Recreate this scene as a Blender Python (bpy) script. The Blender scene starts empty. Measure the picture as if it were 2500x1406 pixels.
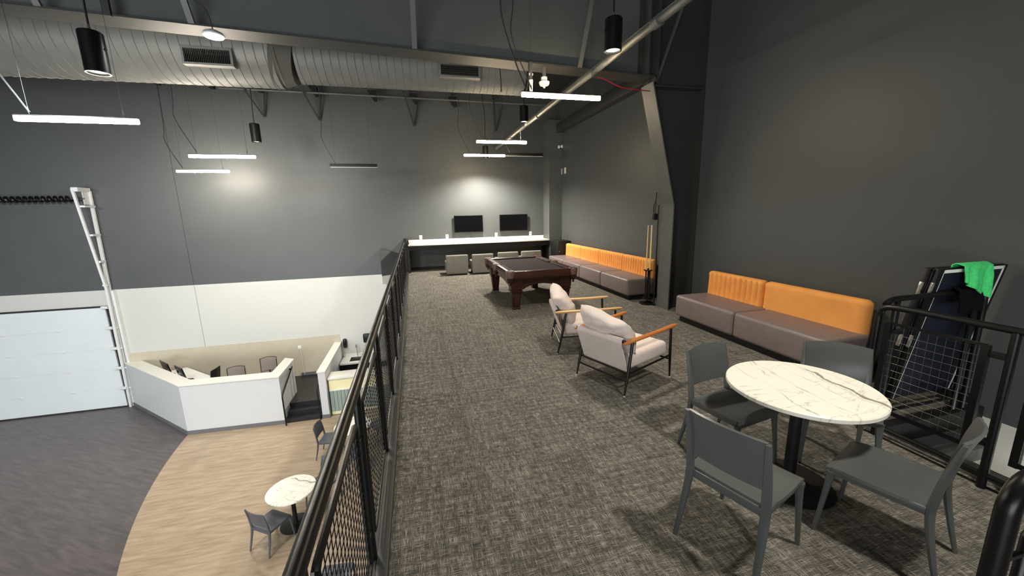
import bpy, bmesh, math, random
from mathutils import Vector, Matrix
random.seed(7)
PI = math.pi
COL = bpy.context.scene.collection
LF = -3.8          # lower hall floor
YW = 13.9          # back wall
XW = 5.2           # right wall

# ------------------------------------------------------------------ materials
def lin(c):
    return tuple(((v/255)/12.92 if v/255 <= .04045 else ((v/255+.055)/1.055)**2.4) for v in c) + (1,)
MATS = {}
def mat(name, rgb, rough=.6, metal=0, var=.08, scale=6, bump=0, bscale=60, emit=0, spec=.5, stretch=None, dark=None):
    if name in MATS: return MATS[name]
    m = bpy.data.materials.new(name); m.use_nodes = True
    nt = m.node_tree; N = nt.nodes; L = nt.links; b = N['Principled BSDF']
    b.inputs['Roughness'].default_value = rough; b.inputs['Metallic'].default_value = metal
    b.inputs['Specular IOR Level'].default_value = spec
    tc = N.new('ShaderNodeTexCoord'); mp = N.new('ShaderNodeMapping')
    L.new(tc.outputs['Object'], mp.inputs['Vector'])
    if stretch: mp.inputs['Scale'].default_value = stretch
    no = N.new('ShaderNodeTexNoise'); no.inputs['Scale'].default_value = scale; no.inputs['Detail'].default_value = 4
    L.new(mp.outputs['Vector'], no.inputs['Vector'])
    r = N.new('ShaderNodeValToRGB'); c = lin(rgb)
    lo = lin(dark) if dark else tuple(v*(1-var) for v in c[:3])+(1,)
    hi = c if dark else tuple(min(1, v*(1+var)) for v in c[:3])+(1,)
    r.color_ramp.elements[0].color = lo; r.color_ramp.elements[1].color = hi
    r.color_ramp.elements[0].position = .3; r.color_ramp.elements[1].position = .7
    L.new(no.outputs['Fac'], r.inputs['Fac']); L.new(r.outputs['Color'], b.inputs['Base Color'])
    if bump:
        n2 = N.new('ShaderNodeTexNoise'); n2.inputs['Scale'].default_value = bscale; n2.inputs['Detail'].default_value = 3
        L.new(tc.outputs['Object'], n2.inputs['Vector'])
        bp = N.new('ShaderNodeBump'); bp.inputs['Strength'].default_value = bump; bp.inputs['Distance'].default_value = .01
        L.new(n2.outputs['Fac'], bp.inputs['Height']); L.new(bp.outputs['Normal'], b.inputs['Normal'])
    if emit:
        b.inputs['Emission Color'].default_value = c; b.inputs['Emission Strength'].default_value = emit
    MATS[name] = m
    return m

def two_tone(name, up, low, z):
    m = mat(name, up, .46, var=.04, scale=2, bump=.04, bscale=60)
    nt = m.node_tree; N = nt.nodes; L = nt.links; b = N['Principled BSDF']
    src = b.inputs['Base Color'].links[0].from_socket
    g = N.new('ShaderNodeNewGeometry'); s = N.new('ShaderNodeSeparateXYZ'); L.new(g.outputs['Position'], s.inputs[0])
    c = N.new('ShaderNodeMath'); c.operation = 'GREATER_THAN'; c.inputs[1].default_value = z
    L.new(s.outputs['Z'], c.inputs[0])
    mx = N.new('ShaderNodeMix'); mx.data_type = 'RGBA'
    L.new(c.outputs[0], mx.inputs['Factor']); mx.inputs['A'].default_value = lin(low); L.new(src, mx.inputs['B'])
    L.new(mx.outputs['Result'], b.inputs['Base Color'])
    return m

def carpet_mat():
    m = bpy.data.materials.new('carpet'); m.use_nodes = True
    nt = m.node_tree; N = nt.nodes; L = nt.links; b = N['Principled BSDF']; b.inputs['Roughness'].default_value = .95
    b.inputs['Specular IOR Level'].default_value = .1
    tc = N.new('ShaderNodeTexCoord')
    outs = []
    for sc, w in (((290, 15, 1), 0), ((15, 290, 1), 0), ((520, 520, 1), 1), ((30, 3, 1), 2), ((2.5, 26, 1), 2)):
        mp = N.new('ShaderNodeMapping'); mp.inputs['Scale'].default_value = sc
        L.new(tc.outputs['Object'], mp.inputs['Vector'])
        n = N.new('ShaderNodeTexNoise'); n.inputs['Scale'].default_value = 1; n.inputs['Detail'].default_value = 1 if w == 0 else 2
        L.new(mp.outputs['Vector'], n.inputs['Vector']); outs.append(n.outputs['Fac'])
    def mth(op, a, c):
        k = N.new('ShaderNodeMath'); k.operation = op
        for i, v in enumerate((a, c)):
            if isinstance(v, (int, float)): k.inputs[i].default_value = v
            else: L.new(v, k.inputs[i])
        return k.outputs[0]
    thr = mth('MAXIMUM', outs[0], outs[1])
    a = mth('ADD', mth('MULTIPLY', thr, .75), mth('MULTIPLY', outs[2], .25))
    bb = mth('ADD', mth('MULTIPLY', outs[3], .16), mth('MULTIPLY', outs[4], .16))
    v = mth('SUBTRACT', mth('ADD', a, bb), .16)
    r = N.new('ShaderNodeValToRGB')
    r.color_ramp.elements[0].position = .43; r.color_ramp.elements[0].color = lin((62, 61, 57))
    r.color_ramp.elements[1].position = .68; r.color_ramp.elements[1].color = lin((164, 159, 148))
    e = r.color_ramp.elements.new(.55); e.color = lin((98, 95, 89))
    L.new(v, r.inputs['Fac']); L.new(r.outputs['Color'], b.inputs['Base Color'])
    bp = N.new('ShaderNodeBump'); bp.inputs['Strength'].default_value = .5; bp.inputs['Distance'].default_value = .004
    L.new(v, bp.inputs['Height']); L.new(bp.outputs['Normal'], b.inputs['Normal'])
    return m

def plank_mat(name, c1, c2, ang, rough=.4):
    m = bpy.data.materials.new(name); m.use_nodes = True
    nt = m.node_tree; N = nt.nodes; L = nt.links; b = N['Principled BSDF']; b.inputs['Roughness'].default_value = rough
    tc = N.new('ShaderNodeTexCoord'); mp = N.new('ShaderNodeMapping'); mp.inputs['Rotation'].default_value = (0, 0, ang)
    L.new(tc.outputs['Object'], mp.inputs['Vector'])
    m2 = N.new('ShaderNodeMapping'); m2.inputs['Scale'].default_value = (1.2, 9, 1); L.new(mp.outputs['Vector'], m2.inputs['Vector'])
    n = N.new('ShaderNodeTexNoise'); n.inputs['Scale'].default_value = 1.6; n.inputs['Detail'].default_value = 8; n.inputs['Distortion'].default_value = .4
    L.new(m2.outputs['Vector'], n.inputs['Vector'])
    br = N.new('ShaderNodeTexBrick'); br.inputs['Scale'].default_value = 1
    br.inputs['Brick Width'].default_value = 1.2; br.inputs['Row Height'].default_value = .18; br.inputs['Mortar Size'].default_value = .002
    br.inputs['Color1'].default_value = (.42, .42, .42, 1); br.inputs['Color2'].default_value = (.58, .58, .58, 1); br.inputs['Mortar'].default_value = (.3, .3, .3, 1)
    L.new(mp.outputs['Vector'], br.inputs['Vector'])
    mx = N.new('ShaderNodeMix'); mx.data_type = 'RGBA'; mx.inputs['Factor'].default_value = .3
    L.new(n.outputs['Fac'], mx.inputs['A']); L.new(br.outputs['Color'], mx.inputs['B'])
    r = N.new('ShaderNodeValToRGB'); r.color_ramp.elements[0].position = .38; r.color_ramp.elements[1].position = .62
    r.color_ramp.elements[0].color = lin(c1); r.color_ramp.elements[1].color = lin(c2)
    L.new(mx.outputs['Result'], r.inputs['Fac']); L.new(r.outputs['Color'], b.inputs['Base Color'])
    return m

def marble_mat():
    m = bpy.data.materials.new('marble'); m.use_nodes = True
    nt = m.node_tree; N = nt.nodes; L = nt.links; b = N['Principled BSDF']; b.inputs['Roughness'].default_value = .35
    tc = N.new('ShaderNodeTexCoord')
    def veins(rot, sc, seed, width, dist):
        mp = N.new('ShaderNodeMapping'); mp.inputs['Rotation'].default_value = (0, 0, rot); mp.inputs['Location'].default_value = (seed, seed*.7, 0)
        mp.inputs['Scale'].default_value = sc
        L.new(tc.outputs['Object'], mp.inputs['Vector'])
        n = N.new('ShaderNodeTexNoise'); n.inputs['Scale'].default_value = 1; n.inputs['Detail'].default_value = 5; n.inputs['Distortion'].default_value = dist
        n.inputs['Roughness'].default_value = .55
        L.new(mp.outputs['Vector'], n.inputs['Vector'])
        s = N.new('ShaderNodeMath'); s.operation = 'SUBTRACT'; s.inputs[1].default_value = .5; L.new(n.outputs['Fac'], s.inputs[0])
        a = N.new('ShaderNodeMath'); a.operation = 'ABSOLUTE'; L.new(s.outputs[0], a.inputs[0])
        r = N.new('ShaderNodeMapRange'); r.inputs['From Min'].default_value = 0; r.inputs['From Max'].default_value = width
        r.inputs['To Min'].default_value = 1; r.inputs['To Max'].default_value = 0; L.new(a.outputs[0], r.inputs['Value'])
        return r.outputs['Result']
    v2 = veins(1.2, (1.4, 5.5, 1), 8.2, .010, .9)
    def mth(op, a, c=None):
        k = N.new('ShaderNodeMath'); k.operation = op
        for i_, v in enumerate((a, c)):
            if v is None: continue
            if isinstance(v, (int, float)): k.inputs[i_].default_value = v
            else: L.new(v, k.inputs[i_])
        return k.outputs[0]
    def noise(sc, det=3):
        n_ = N.new('ShaderNodeTexNoise'); n_.inputs['Scale'].default_value = sc; n_.inputs['Detail'].default_value = det
        L.new(tc.outputs['Object'], n_.inputs['Vector']); return n_.outputs['Fac']
    sx = N.new('ShaderNodeSeparateXYZ'); L.new(tc.outputs['Object'], sx.inputs[0])
    wob = mth('MULTIPLY', mth('SUBTRACT', noise(5, 6), .5), .16)
    t = mth('ADD', mth('SUBTRACT', sx.outputs['X'], mth('MULTIPLY', sx.outputs['Y'], .13)), wob)
    thick = mth('MULTIPLY', noise(9, 2), 2.0)
    tot = None
    for off, wd, st in ((.25, .016, .9), (.215, .004, .6), (-.03, .010, .85), (-.075, .004, .6), (.12, .004, .5), (-.22, .006, .6), (.34, .004, .5)):
        d_ = mth('ABSOLUTE', mth('SUBTRACT', t, off))
        r_ = mth('MAXIMUM', mth('SUBTRACT', 1.0, mth('DIVIDE', d_, mth('MULTIPLY', thick, wd))), 0.0)
        r_ = mth('MULTIPLY', mth('MINIMUM', mth('MULTIPLY', r_, 1.6), 1.0), st)
        tot = r_ if tot is None else mth('MAXIMUM', tot, r_)
    mk = mth('MINIMUM', mth('MAXIMUM', mth('MULTIPLY', mth('SUBTRACT', noise(3.5, 1), .40), 7.0), .15), 1.0)
    tot = mth('MULTIPLY', tot, mk)
    k = N.new('ShaderNodeMath'); k.operation = 'MAXIMUM'; L.new(tot, k.inputs[0]); L.new(mth('MULTIPLY', v2, .45), k.inputs[1])
    mx = N.new('ShaderNodeMix'); mx.data_type = 'RGBA'; L.new(k.outputs[0], mx.inputs['Factor'])
    mx.inputs['A'].default_value = lin((244, 241, 228)); mx.inputs['B'].default_value = lin((128, 124, 116))
    L.new(mx.outputs['Result'], b.inputs['Base Color'])
    return m

M = dict(
 wall=two_tone('wall_paint', (79, 82, 82), (208, 208, 202), -.085),
 wallw=mat('white_paint', (206, 208, 208), .5, var=.01, bump=.03),
 grey=mat('charcoal_paint', (86, 89, 87), .45, var=.06, scale=3, bump=.06),
 ceil=mat('deck_paint', (44, 46, 47), .8, var=.12, scale=2),
 steel=mat('painted_steel', (92, 93, 89), .42, var=.06, scale=4),
 steeld=mat('dark_painted_steel', (54, 55, 53), .5, var=.08, scale=4),
 duct=mat('duct_paint', (114, 116, 114), .5, metal=.05, var=.06, scale=5),
 black=mat('black_metal', (14, 14, 15), .34, var=.1, spec=.35),
 blackm=mat('matte_black', (13, 13, 14), .6, var=.1),
 rub=mat('black_rubber_floor', (25, 25, 28), .3, var=.15, bump=.05),
 carpet=carpet_mat(),
 wood=plank_mat('oak_vinyl', (152, 133, 109), (178, 158, 133), .0, .35),
 gfloor=plank_mat('grey_vinyl', (80, 75, 75), (98, 92, 91), .55, .4),
 marble=marble_mat(),
 chair=mat('grey_plastic', (86, 89, 88), .33, var=.04, bump=.03, bscale=300),
 chairb=mat('blue_grey_plastic', (84, 88, 96), .45, var=.04),
 leather=mat('taupe_leather', (122, 110, 108), .42, var=.06, scale=8, bump=.12, bscale=160),
 orange=mat('orange_velvet', (242, 166, 90), .85, var=.05, scale=5, bump=.25, bscale=180, spec=.2),
 linen=mat('oat_linen', (226, 213, 206), .9, var=.07, scale=60, bump=.3, bscale=400, spec=.2),
 teak=mat('teak', (200, 122, 62), .38, var=.2, scale=9, stretch=(1, .12, 1)),
 ash=mat('pale_ash', (222, 178, 112), .38, var=.15, scale=9, stretch=(1, .12, 1)),
 mahog=mat('mahogany', (54, 25, 19), .32, var=.3, scale=8, stretch=(1, 1, .2)),
 mahogt=mat('mahogany_rail', (62, 35, 30), .25, var=.3, scale=8, stretch=(.3, .3, 1)),
 cloth=mat('pool_cloth', (42, 36, 36), .95, var=.05, bump=.1, bscale=500, spec=.15),
 cushd=mat('pool_cushion_cloth', (28, 22, 24), .85, var=.05),
 pleather=mat('pocket_leather', (112, 84, 76), .35, var=.15),
 wht=mat('white_plastic', (236, 236, 232), .35, var=.02),
 wmetal=mat('white_metal', (226, 227, 226), .4, var=.03),
 dpanel=mat('door_panel_white', (224, 230, 232), .5, var=.02, scale=2, bump=.05, bscale=90),
 seal=mat('rubber_seal', (40, 40, 44), .7),
 gbase=mat('grey_vinyl_base', (104, 104, 106), .5),
 capw=mat('counter_cap', (226, 224, 214), .4, var=.02),
 quartz=mat('quartz_top', (248, 246, 238), .3, var=.05, scale=5, stretch=(1, 6, 1)),
 yel=mat('pale_yellow_laminate', (246, 238, 190), .4, var=.04),
 green=mat('sage_slat', (150, 166, 158), .5, var=.05),
 screen=mat('screen_black', (7, 8, 9), .18, spec=.4),
 boxf=mat('grey_upholstery', (124, 124, 116), .85, var=.06, bump=.2, bscale=300, spec=.2),
 cue=mat('maple_cue', (232, 196, 130), .25, var=.08),
 ttblue=mat('table_tennis_blue', (15, 18, 38), .45, var=.06),
 towel=mat('green_towel', (84, 228, 134), .95, var=.12, scale=40, bump=.6, bscale=250, spec=.1),
 tblk=mat('black_towel', (14, 14, 18), .95, var=.1, bump=.4, bscale=250, spec=.1),
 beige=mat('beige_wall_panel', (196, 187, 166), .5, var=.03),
 mesh=mat('chair_mesh', (146, 136, 128), .8),
 chrome=mat('brushed_chrome', (190, 188, 182), .25, metal=.9),
 led=mat('led_diffuser', (255, 230, 188), .5, var=0, emit=62),
 ledw=mat('led_diffuser_cool', (255, 242, 222), .5, var=0, emit=190),
 lens=mat('lamp_lens', (255, 244, 226), .5, var=0, emit=4),
 red=mat('red_cable', (150, 30, 50), .5),
 wire=mat('grey_cable', (52, 54, 55), .5),
 tread=mat('stair_tread', (52, 53, 54), .6, var=.1),
)

# ------------------------------------------------------------------ mesh tools
def V(*a): return Vector(a)
class MB:
    def __init__(s): s.bm = bmesh.new()
    def _take(s, t, M4=None):
        if M4 is not None: bmesh.ops.transform(t, matrix=M4, verts=t.verts)
        me = bpy.data.meshes.new('tmp'); t.to_mesh(me); t.free(); s.bm.from_mesh(me); bpy.data.meshes.remove(me); return s
    def box(s, x0, x1, y0, y1, z0, z1, r=0, seg=2, M4=None):
        t = bmesh.new(); bmesh.ops.create_cube(t, size=1)
        bmesh.ops.transform(t, matrix=Matrix.Translation(((x0+x1)/2, (y0+y1)/2, (z0+z1)/2)) @ Matrix.Diagonal((abs(x1-x0), abs(y1-y0), abs(z1-z0), 1)), verts=t.verts)
        if r: bmesh.ops.bevel(t, geom=t.edges[:], offset=r, segments=seg, profile=.5, affect='EDGES')
        return s._take(t, M4)
    def tube(s, pts, r, seg=10, closed=False, sx=1, cap=True):
        pts = [Vector(p) for p in pts]; n = len(pts); rr = r if isinstance(r, (list, tuple)) else [r]*n
        rings = []; up = None
        for i, p in enumerate(pts):
            if closed: d = (pts[(i+1) % n]-pts[i-1])
            else: d = pts[min(i+1, n-1)]-pts[max(i-1, 0)]
            d.normalize()
            if up is None:
                a = Vector((0, 0, 1)) if abs(d.z) < .9 else Vector((1, 0, 0))
                up = (a-d*a.dot(d)).normalized()
            else:
                up = (up-d*up.dot(d)).normalized()
            q = d.cross(up)
            rings.append([s.bm.verts.new(p+(up*math.cos(2*PI*k/seg)+q*math.sin(2*PI*k/seg)*sx)*rr[i]) for k in range(seg)])
        m = n if closed else n-1
        for i in range(m):
            A, B = rings[i], rings[(i+1) % n]
            for k in range(seg): s.bm.faces.new((A[k], A[(k+1) % seg], B[(k+1) % seg], B[k]))
        if not closed and cap:
            s.bm.faces.new(rings[0][::-1]); s.bm.faces.new(rings[-1])
        return s
    def cyl(s, a, b, r, r2=None, seg=20): return s.tube([a, b], [r, r if r2 is None else r2], seg)
    def lathe(s, prof, c=(0, 0, 0), seg=32):
        c = Vector(c); rings = []
        for (r, z) in prof:
            if r < 1e-5: rings.append([s.bm.verts.new(c+V(0, 0, z))])
            else: rings.append([s.bm.verts.new(c+V(r*math.cos(2*PI*k/seg), r*math.sin(2*PI*k/seg), z)) for k in range(seg)])
        for A, B in zip(rings, rings[1:]):
            for k in range(seg):
                f = [A[k % len(A)], A[(k+1) % len(A)], B[(k+1) % len(B)], B[k % len(B)]]
                u = []
                for v in f:
                    if v not in u: u.append(v)
                if len(u) > 2: s.bm.faces.new(u)
        return s
    def prism(s, poly, off):            # poly: list of 3-D points, extruded by vector off
        off = Vector(off); A = [s.bm.verts.new(Vector(p)) for p in poly]; B = [s.bm.verts.new(Vector(p)+off) for p in poly]
        n = len(A); s.bm.faces.new(A[::-1]); s.bm.faces.new(B)
        for k in range(n): s.bm.faces.new((A[k], A[(k+1) % n], B[(k+1) % n], B[k]))
        return s
    def loft(s, rings, cap=True):
        R = [[s.bm.verts.new(Vector(p)) for p in r] for r in rings]; n = len(R[0])
        for A, B in zip(R, R[1:]):
            for k in range(n): s.bm.faces.new((A[k], A[(k+1) % n], B[(k+1) % n], B[k]))
        if cap: s.bm.faces.new(R[0][::-1]); s.bm.faces.new(R[-1])
        return s
    def sheet(s, fn, nu, nv, th):
        t = bmesh.new()
        G = [[t.verts.new(Vector(fn(i/nu, j/nv))) for i in range(nu+1)] for j in range(nv+1)]
        for j in range(nv):
            for i in range(nu): t.faces.new((G[j][i], G[j][i+1], G[j+1][i+1], G[j+1][i]))
        t.normal_update()
        bmesh.ops.solidify(t, geom=t.faces[:], thickness=th)
        return s._take(t)
    def pillow(s, w, h, d, n=14, M4=None, p=4, wr=0):
        t = bmesh.new()
        for sg in (1, -1):
            G = []
            for j in range(n+1):
                row = []
                for i in range(n+1):
                    u, v = i/n*2-1, j/n*2-1
                    th = max(0, (1-abs(u)**p)*(1-abs(v)**p))**.42
                    k = wr*(math.sin(9*u+4*v)*.5+math.sin(14*v-5*u)*.35)*th
                    uu = u*(1-.05*abs(v)**3); vv = v*(1-.05*abs(u)**3)
                    row.append(t.verts.new((uu*w/2, sg*(d/2*th+k), vv*h/2)))
                G.append(row)
            for j in range(n):
                for i in range(n):
                    q = (G[j][i], G[j][i+1], G[j+1][i+1], G[j+1][i])
                    t.faces.new(q if sg < 0 else q[::-1])
        bmesh.ops.remove_doubles(t, verts=t.verts[:], dist=.0005)
        return s._take(t, M4)
    def build(s, name, m, parent=None, smooth=True, ang=35, loc=None, **props):
        bmesh.ops.recalc_face_normals(s.bm, faces=s.bm.faces[:])
        me = bpy.data.meshes.new(name); s.bm.to_mesh(me); s.bm.free()
        me.materials.append(M[m] if isinstance(m, str) else m)
        if smooth:
            me.shade_smooth()
            try: me.set_sharp_from_angle(angle=math.radians(ang))
            except Exception: pass
        o = bpy.data.objects.new(name, me); COL.objects.link(o)
        if parent: o.parent = parent
        if loc: o.location = loc
        for k, v in props.items(): o[k] = v
        return o

def thing(name, label, cat, loc=(0, 0, 0), rz=0, group=None):
    o = bpy.data.objects.new(name, None); COL.objects.link(o); o.location = loc; o.rotation_euler = (0, 0, rz)
    o.empty_display_size = .2
    o['label'] = label; o['category'] = cat
    if group: o['group'] = group
    return o
def tag(o, label, cat, group=None):
    o['label'] = label; o['category'] = cat
    if group: o['group'] = group
    return o
def struct(o): o['kind'] = 'structure'; return o
KIDS = {}
def kids(o):
    return [c for c in bpy.data.objects if c.parent == o]
def dup(root, loc, rz, label, group=None):
    r = root.copy(); COL.objects.link(r); r.location = loc; r.rotation_euler = (0, 0, rz); r['label'] = label
    if group: r['group'] = group
    for ch in kids(root):
        c = ch.copy(); COL.objects.link(c); c.parent = r
        for g in kids(ch):
            d = g.copy(); COL.objects.link(d); d.parent = c
    return r
def face(fx, fy):            # rotation turning local +Y to (fx, fy)
    return math.atan2(-fx, fy)
def bez(pts, n=8):           # smooth polyline (catmull-rom)
    P = [Vector(p) for p in pts]; P = [P[0]]+P+[P[-1]]; out = []
    for i in range(1, len(P)-2):
        for k in range(n):
            t = k/n; a, b, c, d = P[i-1], P[i], P[i+1], P[i+2]
            out.append(.5*((2*b)+(c-a)*t+(2*a-5*b+4*c-d)*t*t+(3*b-a-3*c+d)*t**3))
    out.append(P[-2]); return out

# ------------------------------------------------------------------ setting
struct(MB().box(-17.2, XW+.2, -8.2, YW+.2, LF-.2, LF).build('floor', 'gfloor', smooth=False))
# oak floor area with a curved edge
R0, CX, CY = 13.96, 7.59, 12.5
arc = []
for i in range(41):
    y = 11.35-i*(11.35+1.0)/40
    arc.append((CX-math.sqrt(R0*R0-(y-CY)**2), y, LF))
poly = arc+[(XW, -1, LF), (XW, 11.35, LF)]
tag(MB().prism(poly, (0, 0, .006)).build('oak_floor_inlay', 'wood', smooth=False), 'light oak plank flooring with a curved edge beside the dark grey planks', 'flooring')['kind'] = 'structure'
# mezzanine deck with stair opening (x>3.87, y<2.22)
deck = MB()
deck.box(-.33, 3.87, -4, YW, -.4, 0); deck.box(3.87, XW, 2.28, YW, -.4, 0)
struct(deck.build('floor_mezzanine', 'carpet', smooth=False))
w = MB().box(-17.2, XW+.2, YW, YW+.2, LF, 7.0); struct(w.build('wall_back', 'wall', smooth=False))
w = MB().box(XW, XW+.2, -8.2, YW, LF, 7.0); struct(w.build('wall_right', 'wall', smooth=False))
w = MB().box(-17.2, -17, -8.2, YW, LF, 7.0); struct(w.build('wall_left', 'wall', smooth=False))
w = MB(); w.box(-17, -14, -8.2, -8, LF, 7.0); w.box(-2, XW, -8.2, -8, LF, 7.0); w.box(-14, -2, -8.2, -8, 1.6, 7.0); w.box(-14, -2, -8.2, -8, LF, LF+.4)
struct(w.build('wall_front', 'wall', smooth=False))
def zc(x): return 6.15-.03*x
c = MB().prism([(-17.2, -8.2, zc(-17.2)), (XW+.2, -8.2, zc(XW+.2)), (XW+.2, -8.2, zc(XW+.2)+.1), (-17.2, -8.2, zc(-17.2)+.1)], (0, YW+8.4, 0))
struct(c.build('ceiling', 'ceil', smooth=False))
wf = MB()
for k in range(7): wf.box(-14+k*2-.04, -14+k*2+.04, -8.15, -8.0, LF+.4, 1.6)
wf.box(-14, -2, -8.15, -8, -1.3, -1.2)
struct(wf.build('window_1', 'steeld', smooth=False))
# panel seam in the back wall
struct(MB().box(-6.785, -6.77, YW-.004, YW, -.08, 6.2).build('trim_1', 'steeld', smooth=False))
struct(MB().box(-6.782, -6.774, YW-.003, YW, -2.1, -.1).build('trim_7', 'gbase', smooth=False))
# deck edge: painted fascia and curb angle
struct(MB().box(-.37, -.33, -4, YW, -.42, .03).build('trim_2', 'steeld', smooth=False))
struct(MB().box(-.33, -.265, -4, 13.2, -.01, .045, .008).build('trim_3', 'steeld'))
struct(MB().box(3.83, 3.88, -4, 2.28, -.4, .02).build('trim_4', 'steeld', smooth=False))
struct(MB().box(3.88, XW, 2.2, 2.285, -.4, .012).build('trim_5', 'blackm', smooth=False))
struct(MB().box(-.2, 4.72, 13.885, 13.9, 0, .1).build('baseboard_back', 'blackm', smooth=False))
struct(MB().box(5.185, 5.2, 2.3, 6.3, 0, .1).build('baseboard_right', 'blackm', smooth=False))
# wall return box at the end of the mezzanine
pr = MB(); pr.loft([[(-1.15, 13.5, -.36), (-.58, 13.88, -.36), (-1.15, 13.895, -.36)], [(-1.16, 13.5, .80), (-.58, 13.88, .62), (-1.16, 13.895, .80)]])
struct(pr.build('wall_return', 'wall', smooth=False))
# corner column
tag(MB().box(4.72, XW-.002, 13.25, YW-.002, 0, 5.0).build('corner_column', 'grey', smooth=False), 'square charcoal column in the corner at the right end of the wall desk', 'column')
# stair going down toward the viewer, beyond the guard rail
st = thing('staircase', 'dark stair going down beside the right wall behind the mesh guard rail', 'stairs', (0, 0, 0))
for k in range(9):
    z = -.17*(k+1); y = 2.28-.27*k
    MB().box(3.9, 4.72 if k else 4.95, y-.30, y, z-.04, z).build('tread', 'tread', st, smooth=False)
    MB().box(3.9, 4.70 if k else 4.93, y-.29, y-.275, z-.17, z-.04).build('riser', 'steel', st, smooth=False)
# ------------------------------------------------------------------ roof structure
BOT = lambda x: 4.31-.0345*x
rf = thing('roof_rafter', 'deep charcoal steel roof beam crossing the hall above the duct', 'beam', (0, 6.5, 0))
web = MB().prism([(-17, -.01, BOT(-17)), (4.2, -.01, BOT(4.2)), (4.2, -.01, 6.02), (-17, -.01, 6.62)], (0, .02, 0)); web.build('web', 'grey', rf, smooth=False)
fl = MB().prism([(-17, -.18, BOT(-17)-.012), (4.2, -.18, BOT(4.2)-.012), (4.2, -.18, BOT(4.2)+.012), (-17, -.18, BOT(-17)+.012)], (0, .36, 0)); fl.build('flange', 'steeld', rf, smooth=False)
for (xb, xt) in ((-4.13, -4.2), (-2.58, -2.66), (.19, .23), (2.78, 2.86)):
    b = BOT(xb); MB().prism([(xb-.035, -.19, b), (xb+.035, -.19, b), (xb+.035, -.15, b), (xb-.035, -.15, b)], (0, -.86, 1.6)).build('brace', 'steel', rf, smooth=False)
b = BOT(-3.46); MB().box(-3.5, -3.42, -.2, -.16, b-.02, 6.2).build('stiffener', 'steeld', rf, smooth=False)
MB().box(3.93, 3.95, -.17, -.01, BOT(4), 6.0).build('stiffener', 'steeld', rf, smooth=False)
# tapered column
cl = thing('steel_column', 'tapered charcoal steel column on the right wall between the two benches', 'column', (0, 6.5, 0))
KX, KZ = 4.15, 4.08
MB().prism([(4.70, -.012, 0), (5.19, -.012, 0), (5.19, -.012, 6.0), (KX, -.012, 6.0), (KX, -.012, KZ), (4.70, -.012, 2.0)], (0, .024, 0)).build('web', 'steeld', cl, smooth=False)
MB().prism([(4.68, -.18, 0), (4.68, -.18, 2.0), (KX-.02, -.18, KZ), (KX, -.18, KZ), (4.70, -.18, 2.0), (4.70, -.18, 0)], (0, .36, 0)).build('flange', 'steel', cl, smooth=False)
MB().box(5.175, 5.195, -.18, .18, 0, 6.0).build('flange', 'steeld', cl, smooth=False)
MB().box(KX, 5.19, -.18, .18, 4.01, 4.03).build('stiffener', 'steeld', cl, smooth=False)
MB().prism([(4.24, -.03, 4.1), (4.29, -.03, 4.1), (4.80, -.03, 5.5), (4.75, -.03, 5.5)], (0, -.05, 0)).build('stiffener', 'steel', cl, smooth=False)
MB().box(4.2, 4.24, -.18, .18, KZ, 6.0).build('end_plate', 'steeld', cl, smooth=False)
MB().box(4.18, 4.2, -.18, .18, KZ, 6.0).build('end_plate', 'steeld', cl, smooth=False)
MB().box(4.672, 4.70, -.182, .182, 1.99, 2.02).build('weld_plate', 'steel', cl, smooth=False)
# eave beam on the right wall beyond the column
tag(MB().box(4.98, XW-.01, 6.8, 13.24, 4.58, 4.88, .01).build('eave_beam', 'steeld'), 'long dark eave beam running along the top of the right wall', 'beam')
# purlins
PX = [2.9-1.38*k for k in range(0, 12)]
for i, x in enumerate(PX):
    zb = zc(x)-.32
    p = MB(); p.box(x-.01, x+.01, 6.7, YW-.01, zb, zb+.3); p.box(x-.01, x+.07, 6.7, YW-.01, zb-.01, zb+.01)
    tag(p.build('roof_purlin', 'steeld', smooth=False), 'dark roof purlin running from the big roof beam to the back wall', 'beam', 'roof purlins above the duct')
# V braces at the back wall
for i, x in enumerate((-4.13, -2.6, .26, 3.0)):
    q = MB(); zt = zc(x)-.6
    q.tube([(x-.02, YW-.06, 4.8-.03*x), (x-.28, 12.85, zt)], .03, 4); q.tube([(x, YW-.06, 4.8-.03*x), (x+.16, 13.6, zt)], .025, 4)
    nm = ['leftmost, above the can light', 'left of the unlit strip light', 'right of the unlit strip light', 'rightmost, above the warm strip lights'][i]
    tag(q.build('v_brace', 'steeld'), 'V shaped steel brace high on back wall, '+nm, 'brace', 'V braces along the back wall')
for i, x in enumerate((-9.4, -8.0, -6.6, -5.3, -4.1, -2.6, -.95, .28, 1.5)):
    q = MB(); zt = zc(x)-.52
    q.prism([(x-.14, 13.25, zt), (x+.1, 13.25, zt), (x+.12, 13.25, zt-.26), (x+.02, 13.25, zt-.26)], (0, .25, 0))
    tag(q.build('purlin_clip', 'blackm', smooth=False), 'black wedge shaped clip under a purlin below the duct line', 'bracket', 'purlin clips along the top of the back wall')
tag(MB().tube([(-5, 13.2, 5.50), (-1, 13.2, 5.48), (4.9, 13.2, 5.44)], .028, 8).build('conduit', 'steel'), 'thin horizontal conduit running high along the back wall', 'pipe')
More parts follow.
